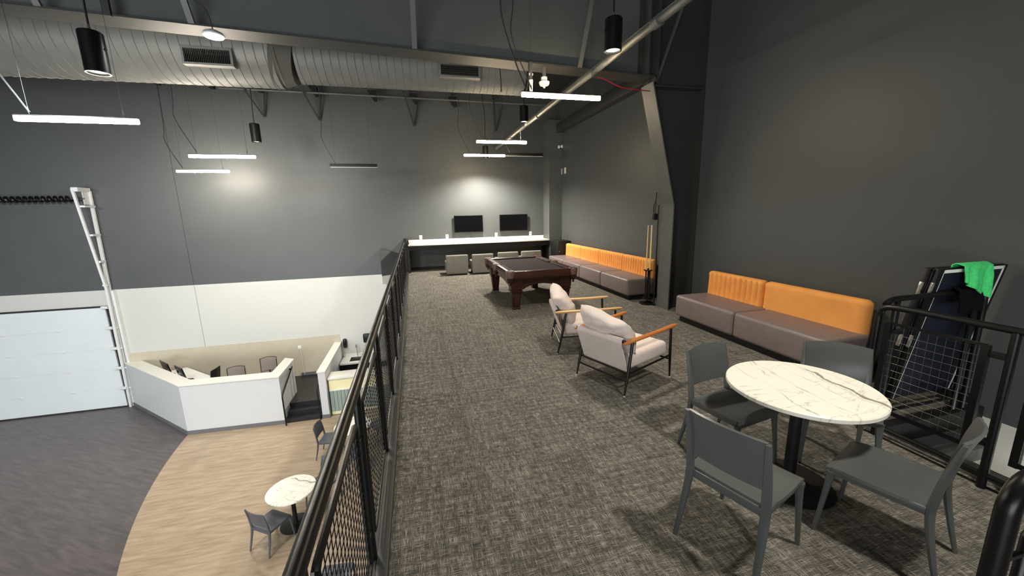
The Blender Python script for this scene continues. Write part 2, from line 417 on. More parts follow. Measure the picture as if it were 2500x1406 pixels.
# duct
du = thing('spiral_duct', 'large grey painted spiral duct hanging below the roof', 'duct', (0, 9, 0))
def duct_seg(x0, x1, r, zb, ribs=.16):
    m = MB(); z = zb+r; n = int((x1-x0)/ribs); prof = []
    m.tube([(x0, 0, z), (x1, 0, z)], r, 56)
    for k in range(n+1):
        xx = x0+k*ribs
        pts = [(xx+.10*(t/28.0), (r+.004)*math.cos(2*PI*t/28), z+(r+.004)*math.sin(2*PI*t/28)) for t in range(29)]
        m.tube(pts, .0065, 4, cap=True)
    return m.build('duct_section', 'duct', du, ang=50)
duct_seg(-13, -2.28, .62, 4.42)
m = MB(); m.tube([(-2.28, 0, 5.06), (-1.95, 0, 4.99)], [.66, .50], 48); m.build('reducer', 'steel', du)
duct_seg(-1.95, 2.55, .47, 4.52, .145)
def vent(x0, x1, z0, z1, yy, nb, n=14, horiz=False):
    v = MB(); f = .035
    v.box(x0-f, x1+f, yy-.02, yy+.12, z0-f, z0); v.box(x0-f, x1+f, yy-.02, yy+.12, z1, z1+f)
    v.box(x0-f, x0, yy-.02, yy+.12, z0, z1); v.box(x1, x1+f, yy-.02, yy+.12, z0, z1)
    o = v.build('vent_frame', 'duct', du, smooth=False)
    g = MB().box(x0, x1, yy+.05, yy+.06, z0, z1).build('vent_backing', 'blackm', o, smooth=False)
    g = MB()
    if horiz:
        for k in range(5): zz = z0+(k+.5)*(z1-z0)/5; g.box(x0, x1, yy-.01, yy+.03, zz-.006, zz+.006)
    else:
        for k in range(26): xx = x0+(k+.5)*(x1-x0)/26; g.box(xx-.003, xx+.003, yy-.01, yy+.03, z0, z1)
    g.build('vent_louvre', 'steeld', o, smooth=False)
vent(-3.62, -2.92, 4.60, 4.82, -.60, 0)
vent(.74, 1.5, 4.68, 4.87, -.50, 0, horiz=True)
# sprinkler pipe
sp = thing('sprinkler_pipe', 'long grey sprinkler pipe running under the roof beam toward the back wall', 'pipe', (2.80, 0, 4.0))
MB().tube([(0, -4, 0), (0, 13.0, 0)], .048, 16).build('pipe', 'steel', sp)
MB().tube([(.06, -4, .10), (.06, 13.0, .10)], .016, 8).build('conduit', 'steel', sp)
for y in (4.25, 8.6, 11): MB().tube([(0, y-.06, 0), (0, y+.06, 0)], .064, 16).build('coupling', 'steel', sp)
tag(MB().tube([(2.72, 12.9, 4.0), (2.72, 12.9, 5.8)], .012, 6).build('hanger_rod', 'steeld'), 'thin rod hanging from the roof at the far end of the sprinkler pipe', 'rod')

# ------------------------------------------------------------------ lamps
def wirepts(a, b, amp, n=14, ph=0):
    a, b = Vector(a), Vector(b); out = []
    for i in range(n+1):
        t = i/n; p = a.lerp(b, t); env = math.sin(PI*t)
        out.append(p+V(amp*env*math.sin(5*t+ph), amp*.3*env*math.cos(4*t+ph), 0))
    return out
PEND = [(-3.91, 6.2, 3.17, 1, 'glowing', 'hanging strip light nearest the left edge, bright, high over the lower hall'),
        (-3.83, 9.80, 3.23, 1, 'glowing', 'upper one of the two bright strip lights left of centre on the grey wall'),
        (-5.42, 12.55, 3.2, 1, 'glowing', 'lower left of the two bright strip lights, beside the wall seam'),
        (-1.5, 11.9, 3.25, 0, 'unlit', 'unlit black strip light hanging alone in front of the grey wall'),
        (2.25, 5.75, 3.60, 2, 'glowing', 'warm strip light nearest the tapered column, below the roof beam'),
        (2.20, 9.55, 3.60, 2, 'glowing', 'warm strip light above and right of the lowest one near the wall desk'),
        (2.18, 11.78, 3.60, 2, 'glowing', 'lowest warm strip light, hanging just in front of the wall desk end'),
        (3.55, 12.3, 3.66, 0, 'unlit', 'unlit thin black strip light right of the lowest warm strip light')]
for (x, y, z, on, st_, lab) in PEND:
    t = thing('linear_pendant', lab, 'lamp', (x, y, z), 0, 'linear strip pendants')
    MB().box(-.62, .62, -.026, .026, .030 if on else .012, .045 if on else .10, .004).build('housing', 'blackm', t)
    if on:
        MB().box(-.617, .617, -.028, .028, -.030, .031, .012).build('diffuser', 'ledw' if on == 1 else 'led', t)
    else: MB().box(-.615, .615, -.020, .020, .002, .013, .003).build('diffuser', 'wht', t)
    zt = zc(x)-.05-z
    for s in (-.47, .47):
        wm = MB(); wm.tube([(s, 0, .05), (s, 0, zt)], .0022, 4); wm.lathe([(.006, .07), (.009, .09), (.004, .14)], (s, 0, 0), 8)
        wm.build('suspension_wire', 'wire', t)
    MB().tube(bez([(-.46, 0, .075), (-.52, 0, .2), (-.75, 0, .75), (-.72, 0, 1.2), (-.66, 0, zt)], 6), .009, 5).build('power_cord', 'wire', t)
CANS = [(-3.2, 5.5, 3.72, .105, 'big black can light at top left in front of the spiral duct'),
        (-3.47, 10.8, 3.9, .105, 'black can light hanging before the grey wall, above the two bright strips'),
        (2.5, 4.7, 4.02, .105, 'glossy black can light hanging beside the sprinkler pipe'),
        (2.72, 9.4, 4.22, .10, 'black can light hanging between the two upper warm strip lights'),
        (2.36, 12.6, 3.82, .09, 'small dark can light farthest away, between the two far warm strips')]
for i, (x, y, z, r, lab) in enumerate(CANS):
    t = thing('can_light', lab, 'lamp', (x, y, z), 0, 'hanging can lights')
    h = .18 if x > 0 else .205
    MB().lathe([(0, h), (r*.9, h), (r, h-.012), (r, -h), (r*.86, -h), (r*.84, -h+.03), (0, -h+.03)], (0, 0, 0), 32).build('housing', 'black', t)
    MB().lathe([(0, -h+.022), (r*.8, -h+.022), (r*.8, -h+.028), (0, -h+.028)], (0, 0, 0), 24).build('lens', 'lens', t)
    MB().lathe([(.02, h), (.016, h+.03), (.01, h+.07), (0, h+.07)], (0, 0, 0), 12).build('cord_grip', 'chrome', t)
    MB().tube(wirepts((0, 0, h+.06), (-.05, 0, zc(x)-.1-z), .04), .011, 6).build('power_cord', 'blackm', t)
    for s in (1, -1): MB().cyl((s*r*.98, 0, .04), (s*(r+.012), 0, .04), .012, seg=8).build('screw', 'black', t)
hb = thing('high_bay_lamp', 'white round lamp glowing just under the roof beam above the duct vent', 'lamp', (-2.27, 6.1, 4.19))
MB().lathe([(0, 0), (.115, 0), (.12, .012), (.10, .04), (.04, .07), (0, .07)]).build('housing', 'wmetal', hb)
MB().lathe([(0, -.012), (.10, -.012), (.107, -.001), (0, -.001)]).build('lens', mat('bay_lens', (245, 248, 255), .5, var=0, emit=5), hb)
MB().tube(bez([(0, 0, .08), (-.05, 0, .3), (-.25, 0, .6), (-.3, 0, 1.9)]), .007, 6).build('power_cord', 'wire', hb)

# loose hanging cords in front of the back wall
for pts, lab in (([(1.75, 8.0, 5.2), (1.7, 7.9, 4.9), (1.74, 7.6, 4.6), (1.72, 7.4, 4.1)], 'grey cord curving down past the end of the duct'),):
    tag(MB().tube(bez(pts), .010, 6).build('hanging_cord', 'wire'), lab, 'cord')
tag(MB().tube(bez([(1.50, 5.7, 6.0), (1.42, 5.7, 5.3), (1.34, 5.7, 4.7), (1.48, 5.75, 4.2), (1.70, 5.75, 3.68)]), .011, 6).build('hanging_cord', 'wire'), 'long wavy grey cord dropping to the warm strip light under the roof beam', 'cord')
tag(MB().tube(bez([(3.14, 6.4, 4.12), (3.3, 6.4, 4.08), (3.6, 6.4, 3.98), (4.13, 6.4, 3.95)]), .009, 6).build('red_cable', 'red'), 'dark red cable sagging between the sprinkler pipe and the tapered column', 'cord')
sd = thing('smoke_detector', 'white round smoke detector under the roof beam', 'detector', (2.2, 6.4, 3.97))
MB().lathe([(0, -.05), (.03, -.045), (.07, -.03), (.085, 0), (.085, .02), (.05, .03), (.05, .09), (0, .09)]).build('detector_body', 'wht', sd)
MB().lathe([(0, -.075), (.015, -.07), (.02, -.045), (0, -.045)], (0, 0, 0), 12).build('sensor_tip', 'wht', sd)
MB().cyl((0, 0, .09), (0, 0, .24), .03, seg=10).build('mounting_box', 'steel', sd)
ws = thing('wireless_sensor', 'small white upright cylinder sensor beside the smoke detector', 'sensor', (1.94, 6.28, 3.90))
MB().lathe([(0, -.1), (.024, -.1), (.032, .05), (.032, .07), (0, .07)]).build('sensor_body', 'wht', ws)
for s in (-.02, .025): MB().lathe([(0, .13), (.008, .14), (.012, .165), (0, .165)], (s, 0, 0), 8).build('antenna', 'wht', ws)
MB().box(-.02, .02, -.01, .08, .07, .33).build('bracket', 'steel', ws)

# ------------------------------------------------------------------ lower hall: overhead door
dr = MB()
rows = [LF+.03, -3.17, -2.51, -1.88, -1.235, -.60]
for a, b in zip(rows, rows[1:]): dr.box(-16, -9.12, YW-.07, YW-.02, a+.0006, b-.0006, .002)
dro = struct(dr.build('door_1', 'dpanel', smooth=False))
MB().box(-16, -9.1, YW-.06, YW-.001, -.6, -.555).build('top_seal', 'seal', dro, smooth=False)
MB().box(-16, -9.05, YW-.1, YW-.03, LF, LF+.035).build('bottom_seal', 'seal', dro, smooth=False)
for z in rows[1:-1]:
    for x in (-15.2, -13.4, -11.62, -10.37):
        MB().box(x-.05, x+.05, YW-.085, YW-.068, z-.02, z+.03, .006).build('hinge', 'wmetal', dro)
tr = thing('door_track', 'tall white steel track standing at the right edge of the overhead door', 'track', (-8.98, 0, 0))
MB().prism([(-.04, YW-.03, LF), (.04, YW-.03, LF), (.16, YW-.03, 2.78), (.08, YW-.03, 2.78)], (0, -.05, 0)).build('wall_angle', 'wmetal', tr)
MB().prism([(-.05, YW-.1, LF), (.01, YW-.1, LF), (.10, YW-.14, 0), (.05, 13.45, 2.82), (-.01, 13.45, 2.82), (.04, YW-.14, 0)], (0, -.05, 0)).build('track_rail', 'wmetal', tr)
MB().box(-.20, -.07, YW-.012, YW-.008, LF, -.6).build('shadow_gap', 'seal', tr, smooth=False)
for z in (2.35, 1.55, .78, .08):
    t = (z)/2.9; y0 = (YW-.14)*(1-t)+13.45*t; x = .06+.08*z/2.9-.02
    MB().box(x-.05, x+.07, y0-.02, YW-.03, z-.025, z+.025).build('cross_bracket', 'wmetal', tr, smooth=False)
MB().box(-.01, .14, 13.42, YW-.03, 2.75, 2.86).build('bearing_plate', 'wmetal', tr, smooth=False)
MB().box(.08, .10, 13.62, YW-.03, 2.40, 2.86).build('bearing_plate', 'wmetal', tr, smooth=False)
for z in rows[1:]:
    q = MB(); q.box(-.2, -.03, YW-.14, YW-.07, z-.03, z+.05, .008); q.cyl((-.06, YW-.16, z+.01), (-.0, YW-.16, z+.01), .04, seg=12); q.box(-.02, .1, YW-.12, YW-.04, z-.02, z+.02)
    q.build('roller_hinge', 'wmetal', tr)
tag(MB().prism([(-8.86, YW-.002, LF), (-8.80, YW-.002, LF), (-8.80, YW-.002, -.1), (-8.86, YW-.002, -.1)], (0, -.1, 0)).build('wall_channel', 'wmetal'), 'slim white vertical channel on the wall right of the door track', 'channel')
sg = thing('torsion_spring', 'shiny black torsion spring on its shaft above the overhead door', 'spring', (0, 13.6, 2.56))
MB().tube([(-12.5, 0, 0), (-8.85, 0, 0)], .018, 8).build('shaft', 'chrome', sg)
pts = []
for k in range(0, 24*16):
    a = 2*PI*k/16; pts.append((-12.3+.132*k/16, .050*math.cos(a), .050*math.sin(a)))
MB().tube(pts, .042, 8).build('coil', 'black', sg)

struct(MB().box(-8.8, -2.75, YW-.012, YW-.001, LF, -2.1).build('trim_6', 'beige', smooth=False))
# ------------------------------------------------------------------ reception desk
CH = -2.36
rc = thing('reception_desk', 'white angular reception desk wall with cream cap beside the overhead door', 'reception desk', (0, 0, 0))
O = [(-9.0, 13.88), (-6.31, 11.36), (-3.9, 11.24), (-3.9, 12.55)]
I = [(-8.55, 13.88), (-6.22, 11.70), (-4.16, 11.60), (-4.14, 12.72)]
def wallstrip(mb, o, i, z0, z1):
    for k in range(3):
        mb.prism([(o[k][0], o[k][1], z0), (o[k+1][0], o[k+1][1], z0), (i[k+1][0], i[k+1][1], z0), (i[k][0], i[k][1], z0)], (0, 0, z1-z0))
m = MB(); wallstrip(m, O, I, LF, CH-.03); m.build('desk_wall', 'wallw', rc, smooth=False)
O2 = [(-9.02, 13.88), (-6.32, 11.34), (-3.88, 11.21), (-3.87, 12.57)]; I2 = [(-8.53, 13.88), (-6.21, 11.72), (-4.18, 11.62), (-4.16, 12.74)]
m = MB(); wallstrip(m, O2, I2, CH-.03, CH); m.build('cap', 'capw', rc, smooth=False)
Ob = [(-9.02, 13.88), (-6.315, 11.345), (-3.895, 11.225), (-3.885, 12.57)]
m = MB(); wallstrip(m, Ob, O, LF+.006, LF+.12); m.build('base_strip', 'gbase', rc, smooth=False)
# desktop along the slanted side
d = Vector((O[1][0]-O[0][0], O[1][1]-O[0][1], 0)).normalized(); n = Vector((-d.y, d.x, 0))
p0 = Vector((-8.35, 13.72, -2.74)); 
wt = thing('desk_worktop', 'white worktop behind the slanted side of the reception desk', 'worktop', (0, 0, 0))
a = Vector((-6.40, 11.9, -2.74)); b_ = Vector((-8.0, 13.38, -2.74))
nn = Vector((.70, .71, 0))
MB().prism([a, a+nn*.75, b_+nn*.45+V(.35, .1, 0), b_], (0, 0, .04)).build('top', 'wht', wt, smooth=False)
MB().prism([a+V(.1, .1, -.70), a+nn*.7+V(0, 0, -.70), a+nn*.7+V(-.04, .04, -.70), a+V(.06, .14, -.70)], (0, 0, .70)).build('leg', 'wht', wt, smooth=False)
MB().prism([b_+V(.1, .0, -.70), b_+nn*.45+V(0, 0, -.70), b_+nn*.45+V(-.04, .04, -.70), b_+V(.06, .04, -.70)], (0, 0, .70)).build('leg', 'wht', wt, smooth=False)
for (x, y, lab, w_) in ((-7.62, 13.1, 'black monitor on the reception worktop nearer the back wall', .62), (-6.95, 12.5, 'black monitor on the reception worktop nearer the front corner', .55)):
    t = thing('monitor', lab, 'monitor', (x+.12, y+.12, -2.70), face(.72, .69), 'monitors on the reception worktop')
    MB().box(-w_/2, w_/2, -.02, .01, .12, .46, .006, M4=Matrix.Rotation(.18, 4, 'X')).build('screen', 'screen', t)
    MB().lathe([(0, 0), (.13, 0), (.13, .012), (.02, .02), (.02, .02), (0, .02)]).build('base', 'blackm', t)
    MB().box(-.03, .03, -.06, -.03, .0, .3).build('stand', 'blackm', t)
tag(MB().box(-.25, .25, -.09, .09, 0, .03, .006, M4=Matrix.Translation((-6.55, 12.45, -2.70)) @ Matrix.Rotation(face(.72, .69), 4, 'Z')).build('keyboard', 'blackm'), 'black keyboard lying on the reception worktop', 'keyboard')
# raised rubber platform and steps behind / beside the desk
pf = thing('raised_platform', 'black rubber floored platform with two steps beside the reception desk', 'platform', (0, 0, 0))
MB().prism([(-8.4, 13.88, LF), (-6.2, 11.75, LF), (-4.17, 11.78, LF), (-2.94, 11.78, LF), (-2.94, 13.88, LF)], (0, 0, .36)).build('platform_deck', 'rub', pf, smooth=False)
MB().box(-3.87, -2.94, 11.5, 11.78, LF, LF+.24).build('step', 'rub', pf, smooth=False)
MB().box(-3.87, -2.94, 11.25, 11.5, LF, LF+.12).build('step', 'rub', pf, smooth=False)
tag(MB().box(-4.1, -2.94, YW-.03, YW-.002, LF+.36, LF+.46).build('cove_base', 'gbase', smooth=False), 'dark cove base on the back wall behind the black platform', 'base strip')
# office chairs behind the desk
def office(name, x, y, fx, fy, lab, seatm):
    t = thing(name, lab, 'chair', (x, y, LF+.36), face(fx, fy))
    def bk(u, v):
        X = (u-.5)*.44; return (X, -.2-.05*(1-(2*u-1)**2)-.06*v, .56+.42*v+.02*(1-(2*u-1)**2))
    MB().sheet(bk, 10, 8, .012).build('backrest', seatm, t)
    fr = [bk(u, 1) for u in [i/10 for i in range(11)]]+[bk(1, 1-v/6) for v in range(1, 7)]+[bk(1-u/10, 0) for u in range(1, 11)]+[bk(0, v/6) for v in range(1, 6)]
    MB().tube(fr, .014, 6, closed=True).build('back_frame', 'blackm', t)
    MB().box(-.23, .23, -.2, .24, .42, .48, .02).build('seat', 'blackm', t)
    MB().cyl((0, 0, .1), (0, 0, .42), .025).build('gas_column', 'blackm', t)
    MB().tube([(0, -.18, .44), (0, -.27, .5), (0, -.27, .7)], .018, 8).build('back_support', 'blackm', t)
    for k in range(5):
        a = 2*PI*k/5; q = MB(); q.tube([(0, 0, .1), (.28*math.cos(a), .28*math.sin(a), .06)], [.02, .014], 6)
        q.cyl((.27*math.cos(a)-.012, .27*math.sin(a), .03), (.27*math.cos(a)+.012, .27*math.sin(a), .03), .028, seg=10); q.build('leg', 'blackm', t)
office('office_chair', -6.30, 12.72, -1, .1, 'black office chair behind the reception desk, nearest the slanted worktop', 'blackm')
office('office_chair', -5.42, 12.35, .2, -1, 'mesh back office chair just behind the middle of the reception desk', 'mesh')
office('office_chair', -4.76, 12.95, .15, -1, 'mesh back office chair near the open end of the reception desk', 'mesh')
# handrails by the steps
for x, lab, yy in ((-3.84, 'black handrail standing against the open end of the reception desk', 11.12), (-2.97, 'black handrail standing against the low white partition wall', 11.2)):
    t = thing('handrail', lab, 'handrail', (x, yy, LF), 0, 'handrails beside the black steps')
    MB().tube([(0, 0, .006), (0, 0, .86), (0, .06, .92), (0, 1.05, 1.30), (0, 1.12, 1.31)], .02, 10).build('rail', 'black', t)
    MB().box(-.06, .02, 1.0, 1.04, 1.26, 1.30).build('bracket', 'black', t, smooth=False)
# low partition
pw = thing('partition_wall', 'low white partition wall between the black steps and the sink', 'partition', (0, 0, 0))
MB().box(-2.92, -2.73, 11.24, YW-.01, LF, CH-.03).build('wall_body', 'wallw', pw, smooth=False)
MB().box(-2.94, -2.71, 11.22, YW-.01, CH-.03, CH).build('cap', 'capw', pw, smooth=False)
MB().box(-2.93, -2.72, 11.225, 11.24, LF, LF+.12).build('base_strip', 'gbase', pw, smooth=False)
# service counter with sage slats
sc = thing('service_counter', 'service counter with pale yellow band and sage green vertical slats', 'counter', (0, 0, 0))
MB().box(-2.70, .5, 11.42, 11.75, LF, -2.70).build('counter_body', 'wallw', sc, smooth=False)
MB().box(-2.71, .55, 11.36, 11.85, -2.70, -2.64, .005).build('worktop', 'capw', sc)
MB().box(-2.70, .5, 11.40, 11.42, -3.02, -2.72).build('upper_band', 'yel', sc, smooth=False)
MB().box(-2.70, .5, 11.38, 11.42, -3.05, -3.02).build('ledge', 'wht', sc, smooth=False)
MB().box(-2.70, .5, 11.40, 11.42, LF+.006, LF+.10).build('base_strip', 'yel', sc, smooth=False)
m = MB(); x = -2.69
while x < .45: m.box(x, x+.088, 11.395, 11.42, LF+.1, -3.05, .004, 1); x += .1
m.build('slat_panel', 'green', sc, smooth=False)
# sink unit
sk = thing('sink_cabinet', 'black base cabinet with white top and steel sink against the back wall', 'cabinet', (0, 0, 0))
MB().box(-2.70, -.2, 13.2, YW-.01, LF, -2.95).build('cabinet_body', 'blackm', sk, smooth=False)
m = MB(); m.box(-2.70, -2.42, 13.12, YW-.01, -2.95, -2.90); m.box(-1.86, -.2, 13.12, YW-.01, -2.95, -2.90); m.box(-2.42, -1.86, 13.12, 13.28, -2.95, -2.90); m.box(-2.42, -1.86, 13.68, YW-.01, -2.95, -2.90); m.box(-2.7, -.2, YW-.03, YW-.01, -2.9, -2.82)
m.build('worktop', 'wht', sk, smooth=False)
m = MB(); m.box(-2.42, -1.86, 13.28, 13.68, -3.1, -3.09); m.box(-2.42, -2.41, 13.28, 13.68, -3.1, -2.895); m.box(-1.87, -1.86, 13.28, 13.68, -3.1, -2.895); m.box(-2.42, -1.86, 13.28, 13.29, -3.1, -2.895); m.box(-2.42, -1.86, 13.67, 13.68, -3.1, -2.895)
m.build('sink_bowl', 'chrome', sk, smooth=False)
MB().tube(bez([(-2.22, 13.76, -2.9), (-2.22, 13.76, -2.55), (-2.22, 13.72, -2.46), (-2.22, 13.62, -2.46), (-2.22, 13.58, -2.54)]), .013, 8).build('faucet', 'chrome', sk)
for x, z, w_, lab in ((-2.60, -2.42, .13, 'black soap dispenser on the back wall left of the faucet'), (-1.86, -2.30, .26, 'black towel dispenser on the back wall right of the faucet')):
    t = thing('soap_dispenser' if w_ < .2 else 'towel_dispenser', lab, 'dispenser', (x, YW-.06, z))
    MB().box(-w_/2, w_/2, -.06, .058, -.16, .16, .045, 4).build('cover', 'black', t)
    MB().box(-w_*.3, w_*.3, -.064, -.055, -.13, -.06, .003).build('nozzle', 'blackm', t)
sk2 = thing('wall_socket', 'white socket with a plugged cord on the back wall beside the reception desk end', 'socket', (-4.05, YW-.01, -2.42))
MB().box(-.05, .05, -.02, .008, -.06, .06, .005).build('plate', 'wht', sk2)
MB().tube(bez([(.02, -.03, -.02), (.05, -.04, -.3), (.04, -.03, -.8), (.06, -.03, -1.0)]), .006, 5).build('cord', 'wht', sk2)

# ------------------------------------------------------------------ round tables & plastic chairs
def make_table(lab, loc, r, rz=0):
    t = thing('round_table', lab, 'table', loc, rz)
    MB().lathe([(0, .71), (r-.01, .71), (r, .716), (r, .738), (r-.008, .745), (0, .745)], (0, 0, 0), 72).build('tabletop', 'marble', t, ang=30)
    MB().lathe([(0, 0), (.27, 0), (.27, .006), (.24, .016), (.06, .024), (.045, .04), (0, .04)], (0, 0, 0), 48).build('base', 'blackm', t)
    MB().lathe([(.038, .03), (.038, .70), (0, .70)], (0, 0, 0), 24).build('pole', 'blackm', t)
    MB().lathe([(0, .70), (.16, .70), (.16, .71), (0, .71)], (0, 0, 0), 24).build('mounting_plate', 'blackm', t)
    return t
make_table('round marble look table on the mezzanine carpet with four chairs', (2.49, 1.90, 0), .448, 0)
make_table('round marble look table on the oak floor below, nearest the railing bottom', (-2.56, 7.18, LF+.006), .42, 1.2)
make_table('round marble look table partly hidden behind the railing, farther down the oak floor', (-1.77, 9.25, LF+.006), .42, 2.2)

def make_chair(lab, m):
    t = thing('dining_chair', lab, 'chair')
    def seat(u, v):
        X = (u-.5)*2; Y = v
        w = .215+.012*math.sin(PI*v)
        z = .452-.016*math.exp(-((v-.45)/.35)**2)*(1-abs(X)**3)-.03*max(0, v-.85)/.15*.6
        return (X*w, -.195+.42*Y, z)
    s = MB().sheet(seat, 14, 14, .018)
    # side and front aprons
    for sx in (-1, 1): s.box(sx*.213-.009, sx*.213+.009, -.19, .20, .405, .45, .004)
    s.box(-.2, .2, .195, .215, .395, .43, .004); s.box(-.205, .205, -.21, -.19, .385, .435, .004)
    s.build('seat', m, t, ang=50)
    def back(u, v):
        X = (u-.5)*2; k = 1-X*X
        return (X*(.200+.006*v), -.222-.042*k*(.45+.55*v)-.045*v*v, .548+.282*v+.010*k*v)
    bkm = MB().sheet(back, 16, 12, .014)
    bkm.build('backrest', m, t, ang=50)
    for sx in (-1, 1):
        q = MB()
        pts = [(sx*.225, -.285, 0), (sx*.215, -.235, .22), (sx*.208, -.205, .40), (sx*.206, -.212, .52), (sx*.208, -.232, .66), (sx*.209, -.268, .828)]
        q.tube(bez(pts, 5), [.014+.012*math.sin(PI*min(1, i/26*1.05)) for i in range(26)], 8, sx=.75)
        q.build('leg', m, t)
        q = MB(); q.tube(bez([(sx*.222, .235, 0), (sx*.212, .212, .25), (sx*.203, .195, .42)], 5), [.013+.0009*i+(.00000008*i**5) for i in range(11)], 8, sx=.85)
        q.build('leg', m, t)
    return t
G4 = 'plastic chairs at the mezzanine table'
f = (.945, .325)
c1 = make_chair('grey plastic chair nearest the viewer, its back toward us, at the mezzanine table', 'chair'); c1['group'] = G4
c1.location = (1.76, 1.60, 0); c1.rotation_euler = (0, 0, face(*f))
dup(c1, (2.31, 2.27, 0), face(.17, -.985), 'grey plastic chair at the far left of the mezzanine table, toward the lounge chairs', G4)
dup(c1, (3.09, 2.06, 0), face(-.70, -.71), 'grey plastic chair behind the mezzanine table, in front of the orange bench', G4)
dup(c1, (2.54, 1.38, 0), face(-.34, .94), 'grey plastic chair at the right of the mezzanine table, seat turned toward it in profile', G4)
G5 = 'plastic chairs on the oak floor below'
c2 = make_chair('blue grey chair at the lower table nearest the railing, its back toward the viewer', 'chairb'); c2['group'] = G5
c2.location = (-2.82, 6.82, LF+.006); c2.rotation_euler = (0, 0, face(.55, .83))
Z5 = LF+.006
dup(c2, (-2.16, 7.66, Z5), face(-.55, -.83), 'blue grey chair on the far side of the nearer lower table', G5)
dup(c2, (-2.33, 9.35, Z5), face(.97, -.15), 'grey chair seen from its side left of the farther lower table', G5)
dup(c2, (-1.6, 8.55, Z5), face(-.2, .98), 'grey chair behind the railing mesh, near side of the farther lower table', G5)
dup(c2, (-1.2, 9.7, Z5), face(-.8, -.6), 'grey chair behind the railing mesh, far side of the farther lower table', G5)
dup(c2, (-1.50, 5.35, Z5), face(.1, 1), 'blue grey chair at the bottom edge seen through the railing mesh', G5)

# ------------------------------------------------------------------ lounge chairs
def make_lounge(lab, arm, loc, rz):
    t = thing('lounge_chair', lab, 'armchair', loc, rz, 'lounge chairs with linen cushions')
    for sx in (-1, 1):
        q = MB(); q.tube(bez([(sx*.355, -.45, .592), (sx*.356, -.2, .603), (sx*.356, .2, .617), (sx*.355, .46, .632)], 5), [.010, .019, .021, .021, .021, .021, .021, .021, .021, .021, .021, .021, .021, .021, .019, .014], 10, sx=1.15)
        q.build('armrest', arm, t)
        MB().tube([(sx*.35, -.30, .595), (sx*.352, -.36, .25), (sx*.355, -.415, .004)], [.0155, .0165, .009], 10).build('leg', 'black', t)
        MB().tube([(sx*.352, .37, .62), (sx*.352, .385, .25), (sx*.352, .40, .004)], [.0155, .0165, .009], 10).build('leg', 'black', t)
        MB().tube([(sx*.345, -.345, .235), (sx*.345, .385, .275)], .011, 8).build('side_rail', 'black', t)
        for yy in (-.415, .40): MB().lathe([(0, 0), (.011, 0), (.011, .012), (0, .012)], (sx*.355, yy, 0), 10).build('foot_glide', 'wht', t)
    MB().tube([(-.345, -.345, .235), (.345, -.345, .235)], .011, 8).build('rear_rail', 'black', t)
    MB().tube([(-.345, .36, .24), (.345, .36, .24)], .011, 8).build('front_rail', 'black', t)
    MB().tube([(-.353, -.385, .16), (.353, -.385, .16)], .010, 8).build('stretcher', 'black', t)
    MB().tube([(-.35, -.42, .605), (.35, -.42, .605)], .018, 10).build('top_rail', 'black', t)
    def sl(u, v):
        X = (u-.5)*.64
        if v < .12: a = v/.12*PI*.8; return (X, -.42+.024*math.cos(a+1.2), .605+.024*math.sin(a+1.2)+.0)
        w_ = (v-.12)/.88
        return (X, -.446+.13*w_+.02*math.sin(PI*w_)*(1-(2*u-1)**2), .60-.365*w_)
    MB().sheet(sl, 10, 18, .012).build('back_sling', 'linen', t, ang=60)
    MB().box(-.325, .325, -.30, .385, .265, .435, .05, 4, M4=Matrix.Rotation(.03, 4, 'X')).build('seat_cushion', 'linen', t, ang=60)
    R = Matrix.Translation((0, -.285, .645)) @ Matrix.Rotation(.33, 4, 'X')
    m = MB(); m.pillow(.67, .52, .25, 24, R, p=3.0, wr=.016)
    # slumped top edge
    for v in m.bm.verts:
        k = max(0, (v.co.z-.64)/.2)
        v.co.z -= k*(.075*(.5+.5*math.sin(5.2*(v.co.x+.05)))); v.co.y -= .03*k
    m.build('back_pillow', 'linen', t, ang=80)
    return t
make_lounge('linen lounge chair with reddish wooden arms nearest the round table', 'teak', (2.30, 3.86, 0), face(.935, .354))
make_lounge('linen lounge chair with pale wooden arms nearer the pool table', 'ash', (2.30, 5.02, 0), face(.975, -.22))

# ------------------------------------------------------------------ benches
def bench(lab, y0, y1, splits, seats, ribbed):
    t = thing('upholstered_bench', lab, 'bench', (0, 0, 0), 0, 'orange backed benches along the right wall')
    MB().box(4.44, 5.12, y0+.05, y1-.05, 0, .11).build('plinth', 'blackm', t, smooth=False)
    for a, b in zip(seats, seats[1:]):
        MB().box(4.36, 5.08, a+.003, b-.003, .10, .465, .05, 5).build('seat_cushion', 'leather', t, ang=70)
    for (a, b), rb in zip(zip(splits, splits[1:]), ribbed):
        nr = max(4, int(round((b-a)/.105))); n = nr*8 if rb else 24
        rings = []
        base = [(0, .0), (0, .06), (0, .14), (0, .22), (0, .30), (0, .36), (.015, .40), (.05, .425), (.10, .43), (.135, .415), (.14, .38), (.14, 0)]
        for i in range(n+1):
            s_ = i/n; e = min(s_, 1-s_)*(b-a); kk = min(1, e/.04); sh = math.sqrt(max(0, 1-(1-kk)**2))
            ring = []
            for (dx, dz) in base:
                rd = 0
                fz = max(0, min(1, (dz-.01)/.06))*max(0, min(1, (.40-dz)/.06))
                if rb and dx < .02 and fz > 0: rd = .040*fz*(1-abs(math.sin(PI*s_*nr))**.7)
                if not rb: rd = .004*math.sin(7*s_)*fz
                ring.append((4.955+(dx-.07)*(.35+.65*sh)+.07+rd+.012*(dx == 0)*(dz/.43), a+.003+s_*(b-a-.006), .43+dz*(.94+.06*sh)))
            rings.append(ring)
        MB().loft(rings).build('back_cushion', 'orange', t, ang=60)
    return t
bench('long bench beyond the tapered column with four ribbed orange back cushions', 7.28, 12.32, [7.32, 8.58, 9.84, 11.10, 12.30], [7.28, 8.54, 9.80, 11.06, 12.32], [1, 1, 1, 1])
